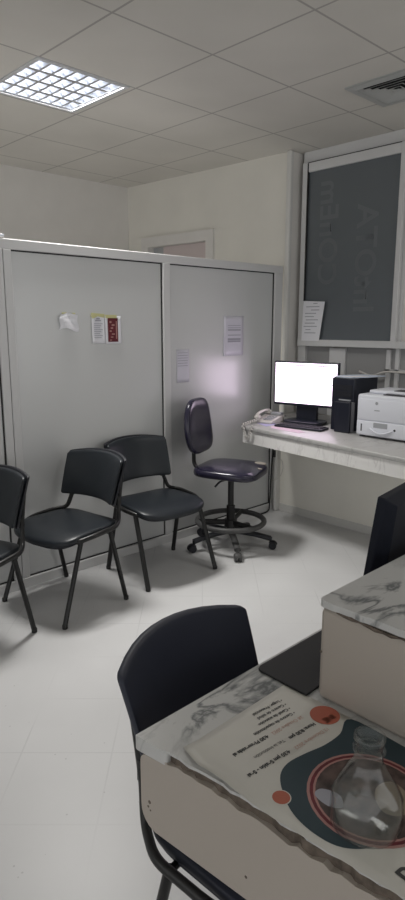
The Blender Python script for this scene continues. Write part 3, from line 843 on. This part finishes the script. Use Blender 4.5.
onp(disc((.734, .567), .0155), M['orange'], 'orange_dot', .0009)
onp([(x, y_) for x, y_ in disc((.734, .567), .0175)], M['poster'], 'dot_rim', .0007)
PM = math.radians(180-5.5)
def ptext(mb, body, size, x, y, bold=0.): return text_into(mb, body, size, Matrix.Translation((x, y, PZ+.0011)) @ Matrix.Rotation(PM, 4, 'Z'), bold)
for s_, sz, x, y, bo_, mm in (('12 Diciembre 2022', .0125, .948, .622, 0, 'orangetext'), ('4:30 pm Sesión - Sesi', .0125, .838, .634, .0005, 'inkdark'),
        ('Hora: 8:30 pm', .0125, .940, .650, .0005, 'inkdark'), ('Tel. la Institución', .0115, .855, .660, 0, 'inkdark'),
        ('28 Octubre 2022', .0125, .940, .681, 0, 'orangetext'), ('4:30 Bienvenida al', .0125, .842, .691, .0005, 'inkdark'),
        ('• Centro de capacitación', .0115, .940, .701, .0002, 'inkdark'), ('• Canal de atención', .0115, .945, .717, .0002, 'inkdark'),
        ('• Centro de salud', .0115, .950, .732, .0002, 'inkdark'), ('• Lugar: Presencial', .0115, .955, .747, .0002, 'inkdark')):
    b = MB(); ptext(b, s_, sz, x, y, bo_); b.build('text_line', M[mm], po)
b = MB(); ptext(b, 'INE', .020, .990, .640, .0006); b.build('dot_text', M['orangetext'], po)
b = MB(); ptext(b, 'Id', .05, .775, .352, .001); b.build('title_text', M['inkdark'], po)

# clear bottle ------------------------------------------------------------------------
bo = thing('clear_bottle', 'clear plastic bottle with a narrow neck standing on the poster', 'bottle', (.788, .437, PZ+.0026))
out = [(.050, 0), (.057, .004), (.059, .012), (.059, .045), (.055, .062), (.044, .082), (.032, .100), (.025, .112), (.023, .117), (.023, .152), (.025, .154), (.025, .160), (.023, .162)]
inn = [(.0215, .162), (.0215, .117), (.0235, .111), (.0305, .099), (.0425, .081), (.0535, .061), (.0575, .044), (.0575, .013), (.054, .006), (.02, .014)]
bm_ = MB().lathe(out+inn, n=48)
for v in bm_.b.verts:      # slightly crushed thin wall
    a = math.atan2(v.co.y, v.co.x); q = 1-(.08*max(0, math.sin(3*a+40*v.co.z))+.04*math.sin(7*a-70*v.co.z))*min(1, max(0, (.12-v.co.z)/.05))*min(1, v.co.z/.02)
    v.co.x *= q; v.co.y *= q
bm_.build('bottle_body', M['plastic'], bo, True, 60)
MB().tube([(.0245*math.cos(2*PI*k/24), .0245*math.sin(2*PI*k/24), .136) for k in range(24)], .002, 6, closed=True).build('neck_ring', M['plastic'], bo, True)

# ------------------------------------------------------------------ light, camera
wd = bpy.data.worlds.new('World'); S.world = wd; wd.use_nodes = True
wd.node_tree.nodes['Background'].inputs[0].default_value = (.5, .5, .5, 1); wd.node_tree.nodes['Background'].inputs[1].default_value = 1.55

def lamp(loc, power, size=.58, spread=180):
    l = bpy.data.lights.new('area_lamp', 'AREA'); l.energy = power; l.size = size; l.color = (1, .98, .95)
    o = bpy.data.objects.new('area_lamp', l); COL.objects.link(o); o.location = loc; l.spread = math.radians(spread)
lamp((2.9, .95, CZ-.01), 4.5, .58, 140)      # added fill lamp, out of view, to brighten the desk side
lamp(((LX0+LX1)/2, (LY0+LY1)/2, CZ-.003), 30, .55, 120)   # the lamp of the louvred fitting, cut off by its louvre

F, HY, H = 615., 324., 1.55
P = math.atan((450-HY)/F); A = math.atan2(652, F/math.cos(P))
cam = bpy.data.cameras.new('camera'); co = bpy.data.objects.new('camera', cam); COL.objects.link(co)
cam.sensor_fit = 'VERTICAL'; cam.sensor_height = 36; cam.lens = 36*F/900; cam.clip_start = .02
co.location = (0, 0, H); co.rotation_euler = (PI/2-P, 0, A-PI/2)
S.camera = co
S.view_settings.view_transform = 'Standard'; S.view_settings.look = 'None'; S.view_settings.gamma = 1; S.view_settings.use_curve_mapping = False
S.view_settings.exposure = 0.38
